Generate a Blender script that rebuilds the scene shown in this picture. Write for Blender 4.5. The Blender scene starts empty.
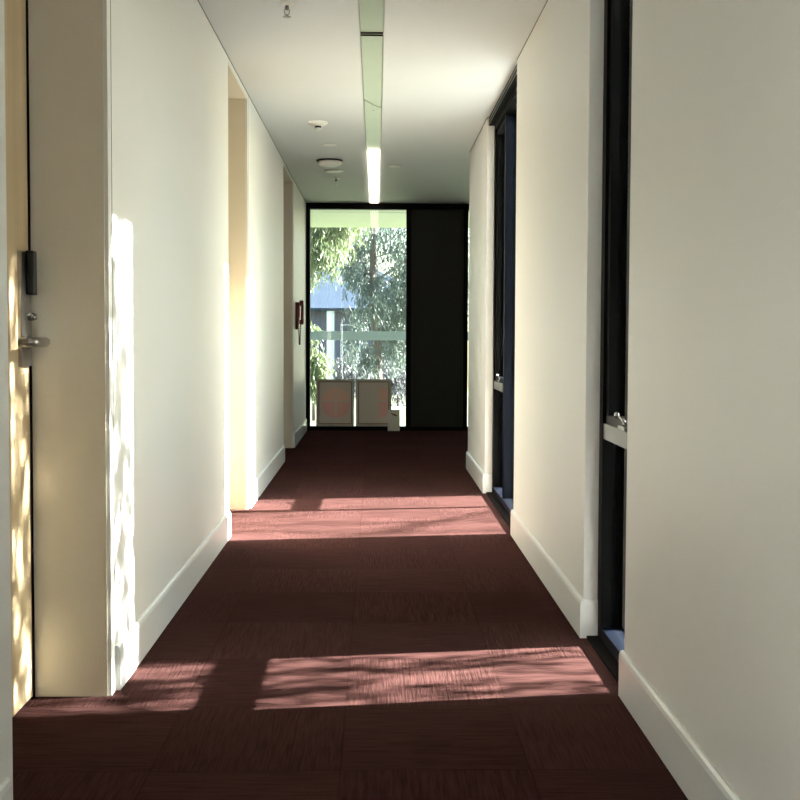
import bpy, bmesh, math, random
from mathutils import Vector, Matrix
scene = bpy.context.scene
COL = scene.collection
PI = math.pi

# ------------------------------------------------------------ materials
def mat(name, col, rough=.6, metal=0., noise=0., nscale=8., bump=0., bscale=60., spec=.5, emit=None, estr=0., sheen=0., trans=0., coat=0.):
    m = bpy.data.materials.new(name); m.use_nodes = True
    nt = m.node_tree; b = nt.nodes['Principled BSDF']; N = nt.nodes.new; Lk = nt.links.new
    b.inputs['Roughness'].default_value = rough; b.inputs['Metallic'].default_value = metal
    b.inputs['Specular IOR Level'].default_value = spec
    b.inputs['Base Color'].default_value = (*col, 1)
    if sheen: b.inputs['Sheen Weight'].default_value = sheen
    if coat: b.inputs['Coat Weight'].default_value = coat
    if trans: b.inputs['Transmission Weight'].default_value = trans
    tc = N('ShaderNodeTexCoord')
    nz = N('ShaderNodeTexNoise'); nz.inputs['Scale'].default_value = nscale; nz.inputs['Detail'].default_value = 5
    Lk(tc.outputs['Object'], nz.inputs['Vector'])
    mr = N('ShaderNodeMapRange'); mr.inputs['From Min'].default_value = .3; mr.inputs['From Max'].default_value = .7
    mr.inputs['To Min'].default_value = 1-noise; mr.inputs['To Max'].default_value = 1+noise
    Lk(nz.outputs['Fac'], mr.inputs['Value'])
    mx = N('ShaderNodeVectorMath'); mx.operation = 'SCALE'; mx.inputs[0].default_value = col
    Lk(mr.outputs['Result'], mx.inputs['Scale']); Lk(mx.outputs['Vector'], b.inputs['Base Color'])
    if bump:
        n2 = N('ShaderNodeTexNoise'); n2.inputs['Scale'].default_value = bscale; n2.inputs['Detail'].default_value = 3
        Lk(tc.outputs['Object'], n2.inputs['Vector'])
        bp = N('ShaderNodeBump'); bp.inputs['Strength'].default_value = bump; bp.inputs['Distance'].default_value = .01
        Lk(n2.outputs['Fac'], bp.inputs['Height']); Lk(bp.outputs['Normal'], b.inputs['Normal'])
    if emit:
        b.inputs['Emission Color'].default_value = (*emit, 1); b.inputs['Emission Strength'].default_value = estr
    return m

WALL = mat('wall_paint', (.66,.648,.62), .45, noise=.015, nscale=1.5, bump=.06, bscale=140)
CEIL = mat('ceiling_paint', (.60,.61,.61), .7, noise=.015, nscale=1.2, bump=.03, bscale=120)
SKIRT = mat('skirting_gloss_paint', (.72,.72,.71), .25, noise=.015, nscale=3)
CREAM = mat('cream_jamb_paint', (.61,.56,.465), .4, noise=.03, nscale=2, bump=.04, bscale=120)
BLACK = mat('black_powder_coat', (.002,.002,.002), .45, noise=.15, nscale=5, spec=.06)
NAVY = mat('navy_powder_coat', (.0018,.003,.008), .45, noise=.1, nscale=5, spec=.1)
BLUEFIN = mat('blue_sunshade_paint', (.003,.005,.030), .5, noise=.1, nscale=3, spec=.1)
GREYRAIL = mat('grey_anodised_rail', (.12,.12,.115), .45, metal=.1, noise=.06, nscale=20)
STEEL = mat('brushed_stainless', (.30,.285,.27), .28, metal=1, noise=.06, nscale=40)
CHROME = mat('bright_chrome', (.42,.41,.40), .15, metal=1)
DARKPL = mat('black_plastic', (.006,.006,.006), .4, noise=.1, spec=.2)
REDPL = mat('dark_red_plastic', (.10,.007,.011), .3, noise=.1, nscale=30)
WHITEPL = mat('white_plastic', (.72,.71,.66), .4)
GREYPL = mat('grey_plastic', (.25,.26,.24), .4)
DIFF = mat('unlit_diffuser', (.34,.38,.31), .3, noise=.03, nscale=4)  # slight green tint stands in for the lawn's reflection
CHAN = mat('channel_aluminium', (.35,.35,.31), .4, metal=.4)
LAMP = mat('lit_diffuser', (.9,.9,.85), .4, emit=(1.,.90,.74), estr=5.)
BLIND = mat('charcoal_panel', (.020,.020,.018), .6, noise=.08, nscale=30, spec=.12)
SOFFIT = mat('soffit_paint', (.46,.48,.36), .7, noise=.03, nscale=2)
RAILP = mat('pale_rail_paint', (.20,.25,.23), .5, noise=.04, nscale=3)
ROOF = mat('blue_grey_metal_roof', (.030,.040,.058), .95, noise=.08, nscale=2, spec=.0)
BWALL = mat('building_wall', (.09,.09,.14), .8, noise=.1, nscale=1)
BWIN = mat('building_window', (.05,.06,.10), .15)
BWHITE = mat('building_white_paint', (.40,.43,.45), .6, noise=.03)
BARK = mat('gum_bark', (.11,.085,.075), .85, noise=.4, nscale=2.5, bump=.4, bscale=12)
FRAMEW = mat('pale_timber_frame', (.42,.38,.32), .5, noise=.08, nscale=12)
CARD = mat('white_card', (.55,.52,.47), .6)
CARDMARK = mat('printed_brown_mark', (.16,.03,.02), .6, noise=.3, nscale=40)
BLINE = mat('dark_joint', (.012,.010,.010), .9, spec=.0)
EXTW = mat('exterior_render', (.50,.48,.44), .85, noise=.06, nscale=3)
PATH = mat('concrete_path', (.11,.12,.135), .85, noise=.12, nscale=3, bump=.2, bscale=40)
GRASS = mat('lawn_grass', (.065,.08,.035), .9, noise=.35, nscale=1.2, bump=.5, bscale=30)

def leafmat(name, c1, c2):
    m = bpy.data.materials.new(name); m.use_nodes = True
    nt = m.node_tree; N = nt.nodes.new; Lk = nt.links.new; b = nt.nodes['Principled BSDF']
    tc = N('ShaderNodeTexCoord'); nz = N('ShaderNodeTexNoise'); nz.inputs['Scale'].default_value = 1.1; nz.inputs['Detail'].default_value = 6
    Lk(tc.outputs['Object'], nz.inputs['Vector'])
    cr = N('ShaderNodeValToRGB'); cr.color_ramp.elements[0].position = .36; cr.color_ramp.elements[1].position = .64
    cr.color_ramp.elements[0].color = (*c1,1); cr.color_ramp.elements[1].color = (*c2,1)
    Lk(nz.outputs['Fac'], cr.inputs['Fac']); Lk(cr.outputs['Color'], b.inputs['Base Color'])
    b.inputs['Roughness'].default_value = .4
    tr = N('ShaderNodeBsdfTranslucent'); Lk(cr.outputs['Color'], tr.inputs['Color'])
    ms = N('ShaderNodeMixShader'); ms.inputs['Fac'].default_value = .3
    Lk(b.outputs[0], ms.inputs[1]); Lk(tr.outputs[0], ms.inputs[2]); Lk(ms.outputs[0], nt.nodes['Material Output'].inputs['Surface'])
    return m
LEAF_G = leafmat('gum_leaf_grey_green', (.058,.078,.064), (.145,.178,.150))
LEAF_Y = leafmat('gum_leaf_yellow_green', (.085,.11,.05), (.17,.205,.10))
LEAF_D = leafmat('shrub_leaf_dull', (.07,.075,.08), (.14,.135,.14))

def glassmat():
    m = bpy.data.materials.new('window_glass'); m.use_nodes = True
    nt = m.node_tree; N = nt.nodes.new; Lk = nt.links.new
    for n in list(nt.nodes):
        if n.type == 'BSDF_PRINCIPLED': nt.nodes.remove(n)
    fr = N('ShaderNodeFresnel'); fr.inputs['IOR'].default_value = 1.5
    t = N('ShaderNodeBsdfTransparent'); t.inputs['Color'].default_value = (.90,.94,.92,1)
    g = N('ShaderNodeBsdfGlossy'); g.inputs['Roughness'].default_value = .0
    ms = N('ShaderNodeMixShader')
    Lk(fr.outputs[0], ms.inputs[0]); Lk(t.outputs[0], ms.inputs[1]); Lk(g.outputs[0], ms.inputs[2])
    Lk(ms.outputs[0], nt.nodes['Material Output'].inputs['Surface'])
    return m
GLASS = glassmat()

def carpetmat():
    m = bpy.data.materials.new('maroon_carpet_tiles'); m.use_nodes = True
    nt = m.node_tree; N = nt.nodes.new; Lk = nt.links.new; b = nt.nodes['Principled BSDF']
    def math_(op, a=None, c=None):
        n = N('ShaderNodeMath'); n.operation = op
        for i, v in enumerate((a, c)):
            if v is None: continue
            if isinstance(v, (int, float)): n.inputs[i].default_value = v
            else: Lk(v, n.inputs[i])
        return n.outputs[0]
    tc = N('ShaderNodeTexCoord')
    mp = N('ShaderNodeMapping'); mp.inputs['Scale'].default_value = (2,2,2); mp.inputs['Location'].default_value = (.18,.3,0)
    Lk(tc.outputs['Object'], mp.inputs['Vector'])
    fl = N('ShaderNodeVectorMath'); fl.operation = 'FLOOR'; Lk(mp.outputs[0], fl.inputs[0])
    wn = N('ShaderNodeTexWhiteNoise'); wn.noise_dimensions = '2D'; Lk(fl.outputs[0], wn.inputs['Vector'])
    ch = N('ShaderNodeTexChecker'); ch.inputs['Scale'].default_value = 1; Lk(mp.outputs[0], ch.inputs['Vector'])
    sep = N('ShaderNodeSeparateXYZ'); Lk(mp.outputs[0], sep.inputs[0])
    sn = N('ShaderNodeVectorMath'); sn.operation = 'MULTIPLY'; sn.inputs[1].default_value = (1,1,0); Lk(mp.outputs[0], sn.inputs[0])
    def stretched(sx, sy):
        v = N('ShaderNodeVectorMath'); v.operation = 'MULTIPLY'; v.inputs[1].default_value = (sx,sy,0); Lk(mp.outputs[0], v.inputs[0])
        o = N('ShaderNodeVectorMath'); o.operation = 'ADD'; Lk(v.outputs[0], o.inputs[0]); Lk(wn.outputs['Color'], o.inputs[1])
        n = N('ShaderNodeTexNoise'); n.inputs['Scale'].default_value = 1; n.inputs['Detail'].default_value = 2.5; n.inputs['Distortion'].default_value = .4
        Lk(o.outputs[0], n.inputs['Vector']); return n.outputs['Fac']
    A = stretched(4, 80); B = stretched(80, 4)
    mx = N('ShaderNodeMix'); mx.data_type = 'FLOAT'
    Lk(ch.outputs['Fac'], mx.inputs[0]); Lk(A, mx.inputs[2]); Lk(B, mx.inputs[3])
    ridge = mx.outputs[0]
    # tile joints
    fx = math_('FRACT', sep.outputs[0]); fy = math_('FRACT', sep.outputs[1])
    ex = math_('MINIMUM', fx, math_('SUBTRACT', 1, fx)); ey = math_('MINIMUM', fy, math_('SUBTRACT', 1, fy))
    e = math_('MINIMUM', ex, ey)
    jt = N('ShaderNodeMapRange'); jt.inputs['From Max'].default_value = .008; jt.inputs['To Min'].default_value = .72; jt.inputs['To Max'].default_value = 1; Lk(e, jt.inputs['Value'])
    tv = N('ShaderNodeMapRange'); tv.inputs['To Min'].default_value = .90; tv.inputs['To Max'].default_value = 1.1; Lk(wn.outputs['Value'], tv.inputs['Value'])
    rv = N('ShaderNodeMapRange'); rv.inputs['From Min'].default_value = .3; rv.inputs['From Max'].default_value = .7
    rv.inputs['To Min'].default_value = .72; rv.inputs['To Max'].default_value = 1.28; Lk(ridge, rv.inputs['Value'])
    k = math_('MULTIPLY', math_('MULTIPLY', tv.outputs[0], rv.outputs[0]), jt.outputs[0])
    cs = N('ShaderNodeVectorMath'); cs.operation = 'SCALE'; cs.inputs[0].default_value = CARPET_COL; Lk(k, cs.inputs['Scale'])
    Lk(cs.outputs[0], b.inputs['Base Color'])
    b.inputs['Roughness'].default_value = .95; b.inputs['Specular IOR Level'].default_value = .0
    b.inputs['Sheen Weight'].default_value = .0; b.inputs['Sheen Roughness'].default_value = .5; b.inputs['Sheen Tint'].default_value = (1,.75,.72,1)
    bp = N('ShaderNodeBump'); bp.inputs['Strength'].default_value = .6; bp.inputs['Distance'].default_value = .006
    Lk(ridge, bp.inputs['Height']); Lk(bp.outputs[0], b.inputs['Normal'])
    return m
CARPET_COL = (.045,.0202,.0184)
CARPET = carpetmat()

def woodmat():
    m = bpy.data.materials.new('maple_door_veneer'); m.use_nodes = True
    nt = m.node_tree; N = nt.nodes.new; Lk = nt.links.new; b = nt.nodes['Principled BSDF']
    tc = N('ShaderNodeTexCoord'); mp = N('ShaderNodeMapping'); mp.inputs['Scale'].default_value = (14,14,.8)
    Lk(tc.outputs['Object'], mp.inputs['Vector'])
    nz = N('ShaderNodeTexNoise'); nz.inputs['Scale'].default_value = 1.5; nz.inputs['Detail'].default_value = 6; nz.inputs['Distortion'].default_value = .8
    Lk(mp.outputs[0], nz.inputs['Vector'])
    cr = N('ShaderNodeValToRGB'); cr.color_ramp.elements[0].position = .3; cr.color_ramp.elements[1].position = .7
    cr.color_ramp.elements[0].color = (.38,.28,.165,1); cr.color_ramp.elements[1].color = (.48,.37,.235,1)
    Lk(nz.outputs['Fac'], cr.inputs['Fac']); Lk(cr.outputs[0], b.inputs['Base Color'])
    b.inputs['Roughness'].default_value = .35
    return m
WOOD = woodmat()

def printmat(name, x0, half):
    """beige sheet with a pale pink quartered circle; object coordinates, centre of the sheet at 0"""
    m = bpy.data.materials.new(name); m.use_nodes = True
    nt = m.node_tree; N = nt.nodes.new; Lk = nt.links.new; b = nt.nodes['Principled BSDF']
    def M(op, a=None, c=None):
        n = N('ShaderNodeMath'); n.operation = op
        for i, v in enumerate((a, c)):
            if v is None: continue
            if isinstance(v, (int, float)): n.inputs[i].default_value = v
            else: Lk(v, n.inputs[i])
        return n.outputs[0]
    tc = N('ShaderNodeTexCoord'); s = N('ShaderNodeSeparateXYZ'); Lk(tc.outputs['Object'], s.inputs[0])
    X = M('SUBTRACT', s.outputs[0], x0); Z = M('SUBTRACT', s.outputs[2], .0)
    r = M('SQRT', M('ADD', M('MULTIPLY', X, X), M('MULTIPLY', M('MULTIPLY', Z, Z), .86)))
    disc = M('LESS_THAN', r, .172)
    if half: disc = M('MULTIPLY', disc, M('GREATER_THAN', X, -.012))
    cross = M('MAXIMUM', M('LESS_THAN', M('ABSOLUTE', M('ADD', X, 0.)), .011), M('LESS_THAN', M('ABSOLUTE', M('SUBTRACT', Z, .022)), .011))
    up = M('GREATER_THAN', Z, .022)
    nz = N('ShaderNodeTexNoise'); nz.inputs['Scale'].default_value = 22; nz.inputs['Detail'].default_value = 4; Lk(tc.outputs['Object'], nz.inputs['Vector'])
    c1 = N('ShaderNodeMix'); c1.data_type = 'RGBA'; Lk(up, c1.inputs[0]); c1.inputs[6].default_value = (.70,.30,.27,1); c1.inputs[7].default_value = (.70,.36,.27,1)
    c2 = N('ShaderNodeMix'); c2.data_type = 'RGBA'; Lk(M('MULTIPLY', disc, M('SUBTRACT', 1, M('MULTIPLY', cross, .75))), c2.inputs[0])
    c2.inputs[6].default_value = (.52,.45,.38,1); Lk(c1.outputs[2], c2.inputs[7])
    c3 = N('ShaderNodeMix'); c3.data_type = 'RGBA'; Lk(M('MULTIPLY', nz.outputs['Fac'], .5), c3.inputs[0]); Lk(c2.outputs[2], c3.inputs[6]); c3.inputs[7].default_value = (.54,.46,.38,1)
    Lk(c3.outputs[2], b.inputs['Base Color']); b.inputs['Roughness'].default_value = .35
    return m

# ------------------------------------------------------------ geometry helpers
def link(name, bm, m, parent=None, loc=None, smooth=False, bevel=0., segs=2):
    if bevel:
        bmesh.ops.bevel(bm, geom=[e for e in bm.edges], offset=bevel, segments=segs, profile=.7, affect='EDGES', clamp_overlap=True)
    bmesh.ops.recalc_face_normals(bm, faces=bm.faces)
    me = bpy.data.meshes.new(name); bm.to_mesh(me); bm.free()
    for p in me.polygons: p.use_smooth = smooth
    o = bpy.data.objects.new(name, me); COL.objects.link(o)
    me.materials.append(m)
    if loc: o.location = loc
    if parent: o.parent = parent
    return o
def box(bm, x0, x1, y0, y1, z0, z1):
    v = [bm.verts.new(p) for p in ((x0,y0,z0),(x1,y0,z0),(x1,y1,z0),(x0,y1,z0),(x0,y0,z1),(x1,y0,z1),(x1,y1,z1),(x0,y1,z1))]
    for f in ((0,3,2,1),(4,5,6,7),(0,1,5,4),(1,2,6,5),(2,3,7,6),(3,0,4,7)): bm.faces.new([v[i] for i in f])
def boxes(*bs):
    bm = bmesh.new()
    for b in bs: box(bm, *b)
    return bm
def tube(bm, pts, rad, n=8, caps=True):
    pts = [Vector(p) for p in pts]; rad = rad if isinstance(rad, (list, tuple)) else [rad]*len(pts)
    rings = []
    ref = None
    for i, p in enumerate(pts):
        d = (pts[min(i+1, len(pts)-1)] - pts[max(i-1, 0)]).normalized()
        if ref is None: ref = d.orthogonal().normalized()
        a = (ref - d*ref.dot(d)).normalized(); ref = a; b = d.cross(a)
        rings.append([bm.verts.new(p + (a*math.cos(2*PI*k/n) + b*math.sin(2*PI*k/n))*rad[i]) for k in range(n)])
    for r0, r1 in zip(rings, rings[1:]):
        for k in range(n): bm.faces.new((r0[k], r0[(k+1)%n], r1[(k+1)%n], r1[k]))
    if caps: bm.faces.new(rings[0][::-1]); bm.faces.new(rings[-1])
def lathe(bm, prof, n=28, c=(0,0,0)):
    rings = []
    for r, z in prof:
        rings.append([bm.verts.new((c[0]+r*math.cos(2*PI*k/n), c[1]+r*math.sin(2*PI*k/n), c[2]+z)) for k in range(n)])
    for r0, r1 in zip(rings, rings[1:]):
        for k in range(n): bm.faces.new((r0[k], r0[(k+1)%n], r1[(k+1)%n], r1[k]))
    bm.faces.new(rings[0][::-1]); bm.faces.new(rings[-1])
def prism(bm, poly, y0, y1, axis='y'):
    """closed profile extruded along an axis"""
    def P(a, b, t): return {'y': (a, t, b), 'x': (t, a, b), 'z': (a, b, t)}[axis]
    A = [bm.verts.new(P(a, b, y0)) for a, b in poly]; B = [bm.verts.new(P(a, b, y1)) for a, b in poly]
    n = len(poly)
    for i in range(n): bm.faces.new((A[i], A[(i+1)%n], B[(i+1)%n], B[i]))
    bm.faces.new(A[::-1]); bm.faces.new(B)
def struct(name, bm, m, **k):
    o = link(name, bm, m, **k)
    if not k.get('parent'): o['kind'] = 'structure'
    return o
def tag(o, label, cat, group=None):
    o['label'] = label; o['category'] = cat
    if group: o['group'] = group
    return o
def thing(name, label, cat, loc=(0,0,0), rotz=0, group=None):
    o = bpy.data.objects.new(name, None); COL.objects.link(o); o.location = loc; o.rotation_euler = (0,0,rotz)
    o.empty_display_size = .1
    return tag(o, label, cat, group)

H = 2.7; XL = -.833; XR = .79
Y0 = -5.; YE = 13.1
FD = [(2.51,3.455), (6.24,7.17), (9.93,11.07)]           # door recesses on the left
WN = [(3.43,4.12), (6.25,7.92)]                          # windows on the right
WFILL = (-1.0,.15)                                         # unseen window added behind the camera to brighten the nearest walls
ALC = 9.40                                               # where the right wall ends

# ------------------------------------------------------------ setting
struct('floor', boxes((-1.3,1.0,Y0-.1,YE+.1,-.12,0), (1.0,2.75,ALC-.2,YE+.1,-.12,0)), CARPET)
SX0, SX1 = -.090, .037
struct('ceiling', boxes((-1.3,SX0,Y0-.1,YE+.15,H,H+.2), (SX1,1.0,Y0-.1,YE+.15,H,H+.2), (1.0,2.75,ALC-.2,YE+.15,H,H+.2), (SX0,SX1,Y0-.1,YE+.15,H+.07,H+.2), (SX0,SX1,YE-.10,YE+.15,H,H+.07)), CEIL)
# left wall with three full-height door recesses
segs = [(Y0,FD[0][0]), (FD[0][1],FD[1][0]), (FD[1][1],FD[2][0]), (FD[2][1],YE+.15)]
bm = boxes(*[(-1.3,XL,a,b,0,H) for a, b in segs])
for a, b in FD: box(bm, -1.3,XL,a,b,2.665,H)
for a, b in FD: box(bm, -1.3,-1.13,a,b,0,2.665)
struct('wall_left', bm, WALL)
# right wall
segr = [(Y0,WFILL[0]), (WFILL[1],WN[0][0]), (WN[0][1],WN[1][0]), (WN[1][1],ALC)]
bm = boxes(*[(XR,1.0,a,b,0,H) for a, b in segr])
struct('wall_right', bm, WALL)
struct('wall_alcove_near', boxes((1.0,2.6,ALC-.2,ALC,0,H)), WALL)
struct('wall_alcove_right', boxes((2.6,2.75,ALC-.2,YE+.15,0,H)), WALL)
struct('wall_back', boxes((-1.3,1.0,Y0-.15,Y0,0,H)), WALL)
struct('roof_slab', boxes((-1.5,1.25,Y0-.3,ALC-.3,H+.2,H+.42), (-1.5,2.95,ALC-.3,YE+.2,H+.2,H+.42)), EXTW)

# skirting boards: rounded top profile
SK = [(0,0),(.015,0),(.015,.128),(.012,.14),(.006,.146),(0,.146)]
bm = bmesh.new()
for (a, b), (ea, eb) in zip(segs, [(0,.05),(.055,.03),(.045,.02),(.03,.05)]):
    prism(bm, [(XL+p, z) for p, z in SK], a+ea, b-eb)
struct('baseboard_left', bm, SKIRT)
bm = bmesh.new()
for i, (a, b) in enumerate(segr):
    prism(bm, [(XR-p, z) for p, z in SK], a-(.0 if i in (0,) else .015), b+(.0 if i == 3 else .015))
    # returns into the window reveals
    if i: prism(bm, [(a-p, z) for p, z in SK], XR-.0005, .842, 'x')
    if i < 3: prism(bm, [(b+p, z) for p, z in SK], XR-.0005, .842, 'x')
struct('baseboard_right', bm, SKIRT)

# cream linings of the recesses
for i, (a, b) in enumerate(FD):
    struct('trim_%d' % (i+1), boxes((-1.13,XL-.012,b-.004,b+.002,.0,2.665), (-1.13,XL-.012,a-.002,a+.004,.0,2.665), (-1.13,XL-.004,a,b,2.658,2.667)), CREAM)
# painted shadow strips under the ceiling
def lever(parent):
    bm = bmesh.new()
    tube(bm, [(.020,0,0),(.052,0,0),(.062,-.006,0),(.066,-.02,0),(.066,-.118,0),(.062,-.132,0),(.052,-.138,0),(.026,-.138,0)], .0150, 14)
    o = link('lever_handle', bm, STEEL, parent, smooth=True); o['label'] = 'brushed steel lever with returned end'
    return o
DX = -1.074
for i, (a, b) in enumerate(FD):
    d = struct('door_%d' % (i+1), boxes((DX-.04,DX,a+.012,b-.022,.008,2.62)), WOOD, bevel=.002)
    fr = struct('trim_%d' % (i+4), boxes((-1.13,DX+.002,b-.021,b-.004,0,2.655), (-1.13,DX+.002,a+.004,a+.011,0,2.655), (-1.13,DX+.002,a+.004,b-.004,2.622,2.657)), BLINE)
    y = b-.083
    def pos(o): o.parent = d; return o
    bm = bmesh.new(); box(bm, DX,DX+.012,y-.045,y+.048,1.045,1.392)
    p = link('lock_plate', bm, STEEL, d, bevel=.003); p['label'] = 'long brushed steel lock plate'
    bm = bmesh.new(); box(bm, DX+.0115,DX+.036,y-.008,y+.034,1.262,1.397)
    p = link('card_reader', bm, DARKPL, d, bevel=.012, segs=4); p['label'] = 'black rounded card reader above the lever'
    bm = bmesh.new(); lathe(bm, [(.012,0),(.012,.016),(.009,.02),(.009,.024)], 20)
    bm.transform(Matrix.Translation((DX+.012,y+.02,1.196)) @ Matrix.Rotation(PI/2, 4, 'Y'))
    link('keyhole_cylinder', bm, CHROME, d, smooth=True)
    bm = bmesh.new(); lathe(bm, [(.024,0),(.024,.006),(.016,.010),(.012,.022)], 24)
    bm.transform(Matrix.Translation((DX+.012,y+.022,1.118)) @ Matrix.Rotation(PI/2, 4, 'Y'))
    link('rose', bm, STEEL, d, smooth=True)
    lv = lever(d); lv.location = (DX+.003,y+.014,1.120)

# shadow between walls and ceiling painted as grey strips, flush frame grooves beside the doors
GAP = mat('shadow_line', (.16,.15,.13), .8)
struct('trim_7', boxes((XL-.01,XL+.0012,Y0,YE,H-.009,H)), GAP)
struct('trim_8', boxes(*[(XR-.0012,XR+.01,a,b,H-.009,H) for a, b in segr]), GAP)
struct('trim_9', boxes(*[(XL-.01,XL+.0008,b+.045,b+.049,0,H-.009) for a, b in FD]), GAP)

# ------------------------------------------------------------ side windows (black frames, one transom, one mullion)
def side_window(idx, y0, y1, mull=None, latch=True, outx=.93):
    x0, x1 = .843, outx
    fr = .06
    w = struct('window_%d' % idx, boxes((x0,x1,y0,y0+.055,0,H), (x0,x1,y1-fr,y1,0,H), (x0-.003,x1,y0+.055,y1-fr,2.60,H-.002), (x0+.035,x1,y0+.055,y1-fr,2.585,2.60)), BLACK)
    bm = bmesh.new(); box(bm, x0,1.03,y0+.055,y1-fr,0.012,.055)
    s = link('window_sill', bm, NAVY, w, bevel=.003)
    bm = bmesh.new(); box(bm, .80,x0,y0+.003,y1-.003,0,.010)
    link('threshold_strip', bm, BLINE, w)
    ya = y0+.055 if mull is None else mull+.02
    link('head_track', boxes((.802,.846,y0+.002,y1-.002,2.640,H-.001)), BLACK, w)
    link('track_bead', boxes((.798,.802,y0+.002,y1-.002,2.672,2.675)), STEEL, w)
    link('track_bead', boxes((.798,.802,y0+.002,y1-.002,2.644,2.646)), STEEL, w)
    if mull:
        link('mullion', boxes((x0+.005,x1,mull-.02,mull+.02,.05,2.60)), NAVY, w, bevel=.003)
        bm = boxes((.884,.890,y0+.055,mull-.02,.05,2.60)); g = link('glass_pane', bm, GLASS, w)
    link('transom', boxes((x0+.002,.905,ya,y1-fr,.762,.820)), GREYRAIL, w, bevel=.003)
    g = link('glass_pane', boxes((.884,.890,ya,y1-fr,.05,.762)), GLASS, w)
    # opening sash above the transom
    sa = link('sash_frame', boxes((.855,.905,y1-fr-.035,y1-fr,.82,2.59), (.855,.905,ya,ya+.03,.82,2.59), (.855,.905,ya+.03,y1-fr-.035,.82,.85), (.855,.905,ya+.03,y1-fr-.035,2.56,2.59)), BLACK, w)
    link('glass_pane', boxes((.884,.890,ya+.03,y1-fr-.035,.85,2.56)), GLASS, w)
    # winder latch on the rail
    bm = bmesh.new(); ym = (ya+y1-fr)/2
    box(bm, .846,.872,ym-.05,ym+.05,.820,.832)
    link('winder_base', bm, STEEL, w, bevel=.003)
    bm = bmesh.new(); tube(bm, [(.856,ym-.02,.828),(.853,ym-.02,.850),(.850,ym+.03,.862),(.848,ym+.075,.862)], [.007,.006,.005,.005], 8)
    lathe(bm, [(.004,-.006),(.009,-.002),(.009,.010),(.003,.014)], 12, (.848,ym+.075,.862))
    link('winder_handle', bm, CHROME, w, smooth=True)
    return w
side_window(1, *WN[0])
side_window(2, *WN[1], mull=7.30)
side_window(3, *WFILL)  # added out of view, lets in extra daylight

# external fins by each side window
for a, b in (WN[0], WN[1], WFILL):
    o = link('sunshade_fin', boxes((1.002,1.45,b-.03,b+.03,-.1,H+.18)), BLUEFIN, bevel=.004)
    tag(o, 'dark blue vertical sunshade fin outside ' + ('the nearer right-hand window' if b == WN[0][1] else 'the further right-hand window' if b == WN[1][1] else 'the added unseen window behind the viewer'), 'sunshade')

# ------------------------------------------------------------ end glazing
bm = boxes((XL,2.6,YE,YE+.1,2.628,H), (XL,2.6,YE,YE+.1,0,.048), (XL,-.785,YE,YE+.1,.048,2.628), (.356,.414,YE,YE+.1,.048,2.628), (1.038,1.092,YE,YE+.1,.048,2.628), (2.54,2.6,YE,YE+.1,.048,2.628))
w = struct('window_4', bm, BLACK)
link('glass_pane', boxes((-.785,.356,YE+.075,YE+.083,.048,2.628)), GLASS, w)
link('glass_pane', boxes((1.092,2.54,YE+.075,YE+.083,.048,2.628)), GLASS, w)
o = link('solid_panel', boxes((.414,1.038,YE+.02,YE+.06,.048,2.628)), BLIND, w); o['label'] = 'matt charcoal infill panel'

# ------------------------------------------------------------ ceiling light channel
t = thing('linear_ceiling_light', 'long recessed strip light down the middle of the ceiling, only its far length lit', 'ceiling light', (-.027,4.,H))
def rel(bm, o): bm.transform(Matrix.Translation(-Vector(o.location))); return bm
link('housing', rel(boxes((SX0+.001,SX0+.005,-4.8,12.99,H-.001,H+.06),(SX1-.005,SX1-.001,-4.8,12.99,H-.001,H+.06),(SX0+.005,SX1-.005,-4.8,12.99,H+.05,H+.06)), t), CHAN, t)
for a, b in ((-4.8,2.2),(2.205,5.77),(5.773,9.35)):
    link('diffuser', rel(boxes((SX0+.006,SX1-.006,a,b,H+.004,H+.012)), t), DIFF, t)
link('joint_strip', rel(boxes((SX0+.006,SX1-.006,5.745,5.753,H-.002,H+.02),(SX0+.006,SX1-.006,5.790,5.798,H-.002,H+.02)), t), BLINE, t)
bm = bmesh.new(); tube(bm, [(SX0+.006,7.36,H-.001),(-.02,7.52,H-.003),(SX1-.002,7.62,H-.001)], .0022, 6); tube(bm, [(-.035,7.46,H-.001),(-.03,7.7,H-.003),(SX1-.002,7.62,H-.001)], .0015, 6)
link('spring_clip', rel(bm, t), CHAN, t)
bm = boxes((-.078,.026,9.36,12.985,H-.014,H+.02))
o = link('diffuser', rel(bm, t), LAMP, t, bevel=.004); o['label'] = 'glowing warm white diffuser at the far end'

# ------------------------------------------------------------ ceiling fittings
def sprinkler(x, y, label):
    t = thing('ceiling_sprinkler', label, 'sprinkler', (x,y,H), 0, 'ceiling sprinklers')
    bm = bmesh.new(); lathe(bm, [(.036,0),(.036,-.004),(.026,-.010),(.014,-.012)], 28); link('escutcheon', bm, WHITEPL, t, smooth=True)
    bm = bmesh.new(); lathe(bm, [(.010,-.011),(.010,-.030),(.005,-.033)], 16)
    for s in (-1,1): tube(bm, [(s*.008,0,-.026),(s*.013,0,-.036),(s*.009,0,-.050),(0,0,-.056)], .0022, 6)
    lathe(bm, [(.004,-.052),(.004,-.062)], 10); link('nozzle', bm, STEEL, t, smooth=True)
    bm = bmesh.new(); lathe(bm, [(.006,-.0615),(.020,-.0625),(.020,-.0645),(.006,-.0655)], 20); link('deflector', bm, STEEL, t)
sprinkler(-.424, 5.25, 'sprinkler head nearest the viewer, at the top edge of the picture')
sprinkler(-.405, 11.05, 'far sprinkler head beyond the round detectors near the end window')
t = thing('heat_detector', 'small white ceiling detector with a dark band, nearest of the round detectors', 'detector', (-.43,8.15,H), 0, 'round ceiling devices')
bm = bmesh.new(); lathe(bm, [(.072,0),(.072,-.006),(.060,-.016),(.040,-.028)], 32); link('detector_base', bm, WHITEPL, t, smooth=True)
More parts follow.
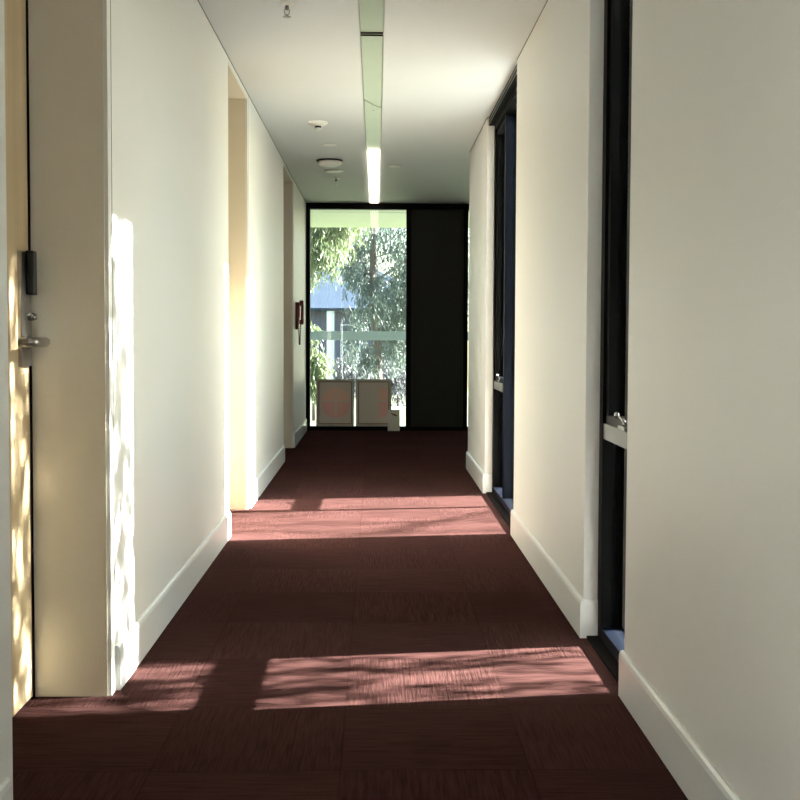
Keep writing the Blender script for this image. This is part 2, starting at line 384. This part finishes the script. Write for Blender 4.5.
bm = bmesh.new(); lathe(bm, [(.024,-.028),(.024,-.044)], 24); link('sensor_band', bm, DARKPL, t, smooth=True)
bm = bmesh.new(); lathe(bm, [(.026,-.0435),(.026,-.050),(.014,-.058)], 24); link('sensor_cap', bm, WHITEPL, t, smooth=True)
t = thing('ceiling_cover_plate', 'flat blank white disc on the ceiling between the two detectors', 'cover plate', (-.385,9.1,H), 0, 'round ceiling devices')
bm = bmesh.new(); lathe(bm, [(.060,0),(.060,-.004),(.052,-.007)], 32); link('disc', bm, WHITEPL, t, smooth=True)
t = thing('smoke_detector', 'wide domed smoke detector with a dark rim, larger than the other ceiling discs', 'detector', (-.42,9.92,H), 0, 'round ceiling devices')
bm = bmesh.new(); lathe(bm, [(.118,0),(.118,-.012)], 40); link('detector_base', bm, DARKPL, t, smooth=True)
bm = bmesh.new(); lathe(bm, [(.108,-.0115),(.110,-.020),(.095,-.040),(.060,-.052),(.02,-.055)], 40); link('detector_dome', bm, WHITEPL, t, smooth=True)
t = thing('ceiling_cover_plate', 'small white disc just beyond the wide smoke detector', 'cover plate', (-.405,10.55,H), 0, 'round ceiling devices')
bm = bmesh.new(); lathe(bm, [(.085,0),(.085,-.006),(.075,-.010)], 32); link('disc', bm, WHITEPL, t, smooth=True)
t = thing('ceiling_cover_plate', 'small flat white disc on the ceiling right of the strip light', 'cover plate', (.17,10.22,H), 0, 'round ceiling devices')
bm = bmesh.new(); lathe(bm, [(.060,0),(.060,-.004),(.052,-.007)], 32); link('disc', bm, WHITEPL, t, smooth=True)

# ------------------------------------------------------------ red wall telephone
t = thing('wall_telephone', 'dark red wall telephone with hanging cord beside the end window', 'telephone', (XL,11.42,1.33))
bm = bmesh.new(); prism(bm, [(0,-.135),(.028,-.135),(.034,-.12),(.034,-.03),(.046,0),(.046,.13),(.040,.145),(0,.145)], -.045, .045); link('phone_body', bm, REDPL, t, bevel=.004)
bm = bmesh.new(); box(bm, .054,.086,-.030,.030,-.070,.125)
link('handset_grip', bm, REDPL, t, bevel=.008, segs=3)
bm = bmesh.new(); box(bm, .040,.084,-.028,.028,.105,.165)
link('earpiece', bm, REDPL, t, bevel=.010, segs=3)
link('mouthpiece', boxes((.040,.082,-.027,.027,-.085,-.035)), REDPL, t, bevel=.010, segs=3)
bm = bmesh.new(); pts = []
for k in range(121):
    s = k/120; a = s*2*PI*26
    cz = -.075 - .215*math.sin(PI*s); cx = .052 - .022*s; cy = -.012 + .024*s
    pts.append((cx+.005*math.cos(a), cy+.005*math.sin(a), cz))
tube(bm, pts, .0050, 5); link('coiled_cord', bm, REDPL, t, smooth=True)

# ------------------------------------------------------------ framed prints on the end sill
def print_frame(x0, x1, half, label):
    w = x1-x0; h = .562; cx = (x0+x1)/2
    t = thing('picture_frame', label, 'picture', (cx,13.126,.0483), 0, 'framed prints leaning in the end window'); t.rotation_euler = (-.060,0,0)
    f = .026
    bm = boxes((-w/2,-w/2+f,-.012,.012,0,h), (w/2-f,w/2,-.012,.012,0,h), (-w/2+f,w/2-f,-.012,.012,0,f), (-w/2+f,w/2-f,-.012,.012,h-f,h))
    link('frame_moulding', bm, FRAMEW, t)
    s = .010; a = w/2-f
    bm = boxes((-a,-a+s,-.006,.006,f,h-f), (a-s,a,-.006,.006,f,h-f), (-a+s,a-s,-.006,.006,f,f+s), (-a+s,a-s,-.006,.006,h-f-s,h-f))
    link('inner_slip', bm, mat('brown_slip', (.15,.09,.07), .6), t)
    p = link('print_sheet', boxes((-a+s,a-s,.002,.006,-h/2+f+s,h/2-f-s)), printmat('pink_print_'+('half' if half else 'full'), .055 if half else .01, half), t)
    p.location = (0,0,h/2)
    p['label'] = 'beige sheet with a pink half circle' if half else 'beige sheet with a pink quartered circle'
print_frame(-.712, -.262, False, 'left framed print with a full pink quartered circle, leaning in end window')
print_frame(-.238, .185, True, 'right framed print with only a half pink circle, leaning in end window')
t = thing('display_card', 'small white card with a brown mark standing on the carpet by the right print', 'card', (.213,13.04,.0)); t.rotation_euler = (-.07,0,0)
link('card_sheet', boxes((-.071,.071,-.006,.006,.001,.252)), CARD, t, bevel=.001)
bm = bmesh.new(); prism(bm, [(-.036,.205),(-.022,.200),(-.014,.188),(.010,.182),(.036,.176),(.040,.186),(.020,.196),(.012,.207),(-.010,.204),(-.024,.216)], -.0068, -.0055)
link('printed_motif', bm, CARDMARK, t)

# ------------------------------------------------------------ outside
def gz(x, y):
    a = -.30
    if y > 17: a -= (y-17)*.042
    return a
bm = bmesh.new()
xs = [-60,-40,-25,-15,-9,-5,-2,0,2,5,9,15,25,40,60]; ys = [-40,-20,-8,0,8,13,17,20,24,28,33,40,50,60,75,95]
g = [[bm.verts.new((x,y,gz(x,y))) for x in xs] for y in ys]
for i in range(len(ys)-1):
    for j in range(len(xs)-1): bm.faces.new((g[i][j],g[i][j+1],g[i+1][j+1],g[i+1][j]))
struct('ground', bm, GRASS)
o = link('bounce_path', boxes((1.03,4.6,-9,9.1,-.32,-.24)), PATH, bevel=.01); o['kind'] = 'structure'  # unseen path, added to bounce sunlight up to the ceiling
# veranda soffit beyond the end window
v = thing('veranda_roof', 'pale painted veranda soffit seen through the top of the end window', 'roof', (0,14.6,2.70))
link('soffit_board', rel(boxes((-3.4,3.9,YE+.2,14.05,2.70,2.78),(-3.4,3.9,14.09,16.1,2.70,2.78)), v), SOFFIT, v)
link('soffit_joint', rel(boxes((-3.4,3.9,14.05,14.09,2.715,2.78)), v), BLINE, v)
link('roof_sheet', rel(boxes((-3.5,4.0,YE+.2,16.2,2.781,2.95)), v), ROOF, v)
for x in (-3.2, 3.7): link('post', rel(boxes((x-.05,x+.05,15.9,16.0,-.35,2.70)), v), RAILP, v)
r = thing('veranda_railing', 'pale green-white handrail crossing the view outside the end window', 'railing', (0,15.5,-.3))
link('top_rail', rel(boxes((-3.3,3.8,15.46,15.54,1.065,1.19)), r), RAILP, r, bevel=.006)
for x in (-3.2,3.7): link('rail_post', rel(boxes((x-.03,x+.03,15.47,15.53,-.35,1.066)), r), RAILP, r)
struct('veranda_slab', boxes((-3.6,4.1,YE+.12,14.9,-.34,-.16)), PATH)

# neighbouring building
BY = 60.
b = thing('neighbouring_building', 'low building with blue-grey metal roof behind the gum trees', 'building', (-3,BY,gz(0,BY)))
link('wall', rel(boxes((-12,4,BY,BY+9,gz(0,BY)-.2,2.62)), b), BWALL, b)
bm = bmesh.new()
e = [(-13,BY-1,2.55),(5,BY-1,2.55),(5,BY+10,2.55),(-13,BY+10,2.55),(-7.5,BY+4.5,5.1),(-.5,BY+4.5,5.1)]
vv = [bm.verts.new(p) for p in e]; lo = [bm.verts.new((p[0],p[1],2.40)) for p in e[:4]]
for f in ((0,1,5,4),(1,2,5),(2,3,4,5),(3,0,4)): bm.faces.new([vv[i] for i in f])
for i in range(4): bm.faces.new((vv[i],lo[i],lo[(i+1)%4],vv[(i+1)%4]))
bm.faces.new(lo)
rf = link('roof', rel(bm, b), ROOF, b)
for x in (-10.8,-8.2,-5.4,-4.0,-1.4,1.2):
    wf = link('window', rel(boxes((x-.55,x+.55,BY-.06,BY,-.3,1.7)), b), BWHITE, b)
    link('pane', rel(boxes((x-.48,x+.48,BY-.08,BY-.055,-.22,1.62)), b), BWIN, wf)
for x in (-9.6,-2.45,2.8): link('column', rel(boxes((x-.2,x+.2,BY-.9,BY-.5,gz(0,BY)-.3,2.41)), b), BWHITE, b)

# gum trees: forked trunk, hanging twigs with long drooping leaves
def leaf(bm, p, d, L, W, rnd):
    d = d.normalized(); s = d.cross(Vector((rnd.uniform(-1,1),rnd.uniform(-1,1),rnd.uniform(-.4,.4)))).normalized()
    n = s.cross(d); m1 = p + d*L*.45 + n*L*.06
    a = bm.verts.new(p); b = bm.verts.new(m1+s*W/2); c = bm.verts.new(p+d*L); e = bm.verts.new(m1-s*W/2)
    bm.faces.new((a,b,c,e))
def gum(name, base, trunk, clumps, leaves, L, W, lm, label, cat, seed, r0=.16, twig=.8, group='gum trees and shrubs outside', spread=.5):
    rnd = random.Random(seed)
    t = thing(name, label, cat, base, 0, group); B = Vector(base)
    bm = bmesh.new()
    tr = [Vector(p) for p in trunk]
    n = len(tr); tube(bm, [p-B for p in tr], [r0*(1-.6*i/(n-1)) for i in range(n)], 9)
    for c, rad in clumps:
        c = Vector(c); s = min(tr[1:], key=lambda q: (q-c).length+max(0,(q.z-c.z))*2)
        mid = (s+c)/2 + Vector((rnd.uniform(-.3,.3),rnd.uniform(-.3,.3),.35))*(c-s).length*.25
        tube(bm, [s-B, mid-B, c-B], [r0*.32, r0*.2, r0*.08], 6)
        for k in range(5):
            e = c + Vector((rnd.gauss(0,1),rnd.gauss(0,1),rnd.gauss(0,.6)))*rad*.55
            tube(bm, [mid*.3+c*.7-B, (c+e)/2+Vector((0,0,rad*.12))-B, e-B], [r0*.09,r0*.06,r0*.03], 4)
    link('trunk', bm, BARK, t, smooth=True)
    bm = bmesh.new(); tot = sum(r**2 for _, r in clumps)
    for c, rad in clumps:
        c = Vector(c); nt = max(4, int(leaves*rad**2/tot/14))
        for k in range(nt):
            while True:
                q = Vector((rnd.uniform(-1,1),rnd.uniform(-1,1),rnd.uniform(-1,1)))
                if q.length < 1: break
            q.z = q.z*.75+.25
            p = c + q*rad - B
            ln = twig*rnd.uniform(.5,1.2); sw = Vector((rnd.gauss(0,.22),rnd.gauss(0,.22),-1)).normalized()
            for j in range(14):
                pp = p + sw*ln*(j/13) + Vector((rnd.gauss(0,.05),rnd.gauss(0,.05),0))*spread*2
                leaf(bm, pp, Vector((rnd.gauss(0,.45),rnd.gauss(0,.45),-1)), L*rnd.uniform(.7,1.3), W*rnd.uniform(.7,1.2), rnd)
    me = bpy.data.meshes.new('foliage'); bm.to_mesh(me); bm.free()
    o = bpy.data.objects.new('foliage', me); COL.objects.link(o); me.materials.append(lm); o.parent = t
    return t
def cl(px, py, Y, r):   # a point that shows near the given place of the view, with its own distance
    return ((px-376)/1100*Y, Y, 1.146+(334.6-py)/1100*Y)
def C(lst): return [((( px-376)/1100*Y, Y, 1.146+(334.6-py)/1100*Y), r) for px, py, Y, r in lst]
g0 = gz(0,27)
gum('gum_tree', (.1,27,g0), [(.1,27,g0-.1),(.0,27,1.0),(-.1,27,2.4),(-.05,27.1,4.0),(.15,27,6.4)],
    C([(368,226,27,.75),(352,248,27.5,.55),(392,285,26.5,.5),(362,275,27,.5),(398,312,27,.45),(375,300,26.2,.4),(358,312,27.8,.35),(344,226,28,.6),(385,335,27,.35),(398,345,27.3,.35),(366,352,26.6,.35),(350,342,28,.25),(430,250,27,1.3),(425,300,27,1.0)]),
    13000, .17, .034, LEAF_G, 'tall gum tree with dark trunk centred in the end window', 'tree', 3, r0=.13, twig=.7)
g0 = gz(-2,23)
gum('gum_tree', (-2.6,23,g0), [(-2.6,23,g0-.1),(-2.5,23,1.2),(-2.2,23,3.2),(-1.7,23.1,5.6)],
    C([(320,232,23,.5),(336,228,23.5,.4),(311,255,23,.35),(330,252,22.6,.3),(298,240,23,.7),(345,214,23,.5)]),
    5500, .16, .032, LEAF_Y, 'yellow-green gum tree hanging over the left of the end window', 'tree', 5, r0=.10, twig=.6)
g0 = gz(2,40)
gum('gum_tree', (2.6,42,g0), [(2.6,42,g0-.1),(2.5,42,1.5),(2.2,42,4.2),(2.4,42.1,7.6)],
    C([(395,320,42,1.0),(385,292,42.5,.8),(402,350,42,.9),(368,355,43,.9),(360,262,43,.8),(440,280,42,2.)]),
    8000, .26, .055, LEAF_G, 'paler gum tree further back, behind the central trunk', 'tree', 8, r0=.2, twig=1.1)
for px, Y, s, hh, lm, lab, sd in ((314,20,.35,1.35,LEAF_Y,'yellow-green shrub at the left edge of the end window',11),(352,34,.8,1.1,LEAF_D,'dull grey shrub below the building, behind the prints',12),(398,32,.8,.9,LEAF_D,'dull grey shrub at the right of the end window',13),(376,38,.9,1.2,LEAF_D,'dull grey shrub behind the central trunk',14)):
    x = (px-376)/1100*Y; z = gz(x,Y)
    gum('garden_shrub', (x,Y,z), [(x,Y,z-.05),(x,Y,z+hh*.5),(x+.05,Y,z+hh*.9)], [((x,Y,z+hh*.55),s*.7),((x-.2*s,Y+.1,z+hh*.9),s*.6),((x+.3*s,Y-.1,z+hh*.8),s*.55),((x-.1,Y,z+hh*1.25),s*.45)], 2600, .12, .035, lm, lab, 'shrub', sd, r0=.04, twig=.3)

# sunlit side: gums whose hanging twigs dapple the light
def SR(y0, z0, X): return (X, y0+.134*(X-.9), z0+.6*(X-.9))     # along the sun's ray from a window point
g1 = gz(0,0)
gum('gum_tree', (5.4,3.0,g1), [(5.4,3.0,g1-.1),(5.35,3.15,1.6),(5.2,3.3,3.2),(5.1,3.5,4.8),(5.1,3.6,6.4)],
    [(SR(3.80,2.5,4.2),.5),(SR(3.75,2.1,3.8),.42),(SR(3.85,1.5,4.0),.45),(SR(3.6,1.9,4.6),.5),(SR(3.75,1.0,4.2),.4),(SR(3.3,2.9,4.6),.7),(SR(3.80,3.0,4.0),.5),((5.0,3.3,6.2),.8)],
    4600, .16, .026, LEAF_G, 'gum tree outside the nearer right-hand window, dappling its sunlight', 'tree', 21, r0=.10, twig=1.3, spread=.13)
gum('gum_tree', (10.4,10.2,g1), [(10.4,10.2,g1-.1),(10.3,10.,2.),(10.1,9.6,4.5),(9.8,9.2,7.2),(9.8,9.0,9.5)],
    [(SR(7.0,1.9,9.2),.9),(SR(6.5,.5,9.4),.7),(SR(7.7,2.4,9.0),.8),(SR(8.8,1.5,9.),1.2),(SR(8.4,3.6,9.),1.4)],
    3000, .16, .026, LEAF_G, 'gum tree outside the further right-hand window', 'tree', 22, r0=.14, twig=1.4, spread=.25)

# ------------------------------------------------------------ light
SUN_E = 135.; SKY = 1.0
sd = Vector((-1,-.134,-.6)).normalized()
sl = bpy.data.lights.new('sun', 'SUN'); sl.energy = SUN_E; sl.angle = math.radians(.53); sl.color = (1,.97,.94)
so = bpy.data.objects.new('sun', sl); COL.objects.link(so); so.rotation_euler = sd.to_track_quat('-Z','Y').to_euler(); so.location = (20,5,15)
w = bpy.data.worlds.new('sky'); scene.world = w; w.use_nodes = True
nt = w.node_tree; bg = nt.nodes['Background']; st = nt.nodes.new('ShaderNodeTexSky'); st.sky_type = 'NISHITA'
st.sun_disc = False; st.sun_elevation = math.asin(-sd.z); st.sun_rotation = math.atan2(-sd.x, -sd.y); st.air_density = 1.3; st.dust_density = 1.2; st.ozone_density = 1.5
nt.links.new(st.outputs[0], bg.inputs['Color']); bg.inputs['Strength'].default_value = SKY

# ------------------------------------------------------------ camera
yaw, pitch, roll, hc, cy = .02186, -.04169, .00378, 1.14622, 380.45
f = Vector((math.sin(yaw)*math.cos(pitch), math.cos(yaw)*math.cos(pitch), math.sin(pitch)))
r = Vector((math.cos(yaw), -math.sin(yaw), 0)); u = r.cross(f)
r2 = r*math.cos(roll)+u*math.sin(roll); u2 = -r*math.sin(roll)+u*math.cos(roll)
cd = bpy.data.cameras.new('camera'); cam = bpy.data.objects.new('camera', cd); COL.objects.link(cam)
cam.matrix_world = Matrix(((r2.x,u2.x,-f.x,0),(r2.y,u2.y,-f.y,0),(r2.z,u2.z,-f.z,hc),(0,0,0,1)))
cd.sensor_width = 36; cd.lens = 1100/800*36; cd.shift_y = (cy-400)/800; cd.clip_start = .05; cd.clip_end = 500
scene.camera = cam
vs = scene.view_settings; vs.view_transform = 'Standard'; vs.look = 'None'; vs.exposure = 0; vs.gamma = 1; vs.use_curve_mapping = False
scene.cycles.max_bounces = 14; scene.cycles.diffuse_bounces = 10; scene.cycles.transparent_max_bounces = 12
scene.cycles.use_denoising = True; scene.cycles.sample_clamp_indirect = 12
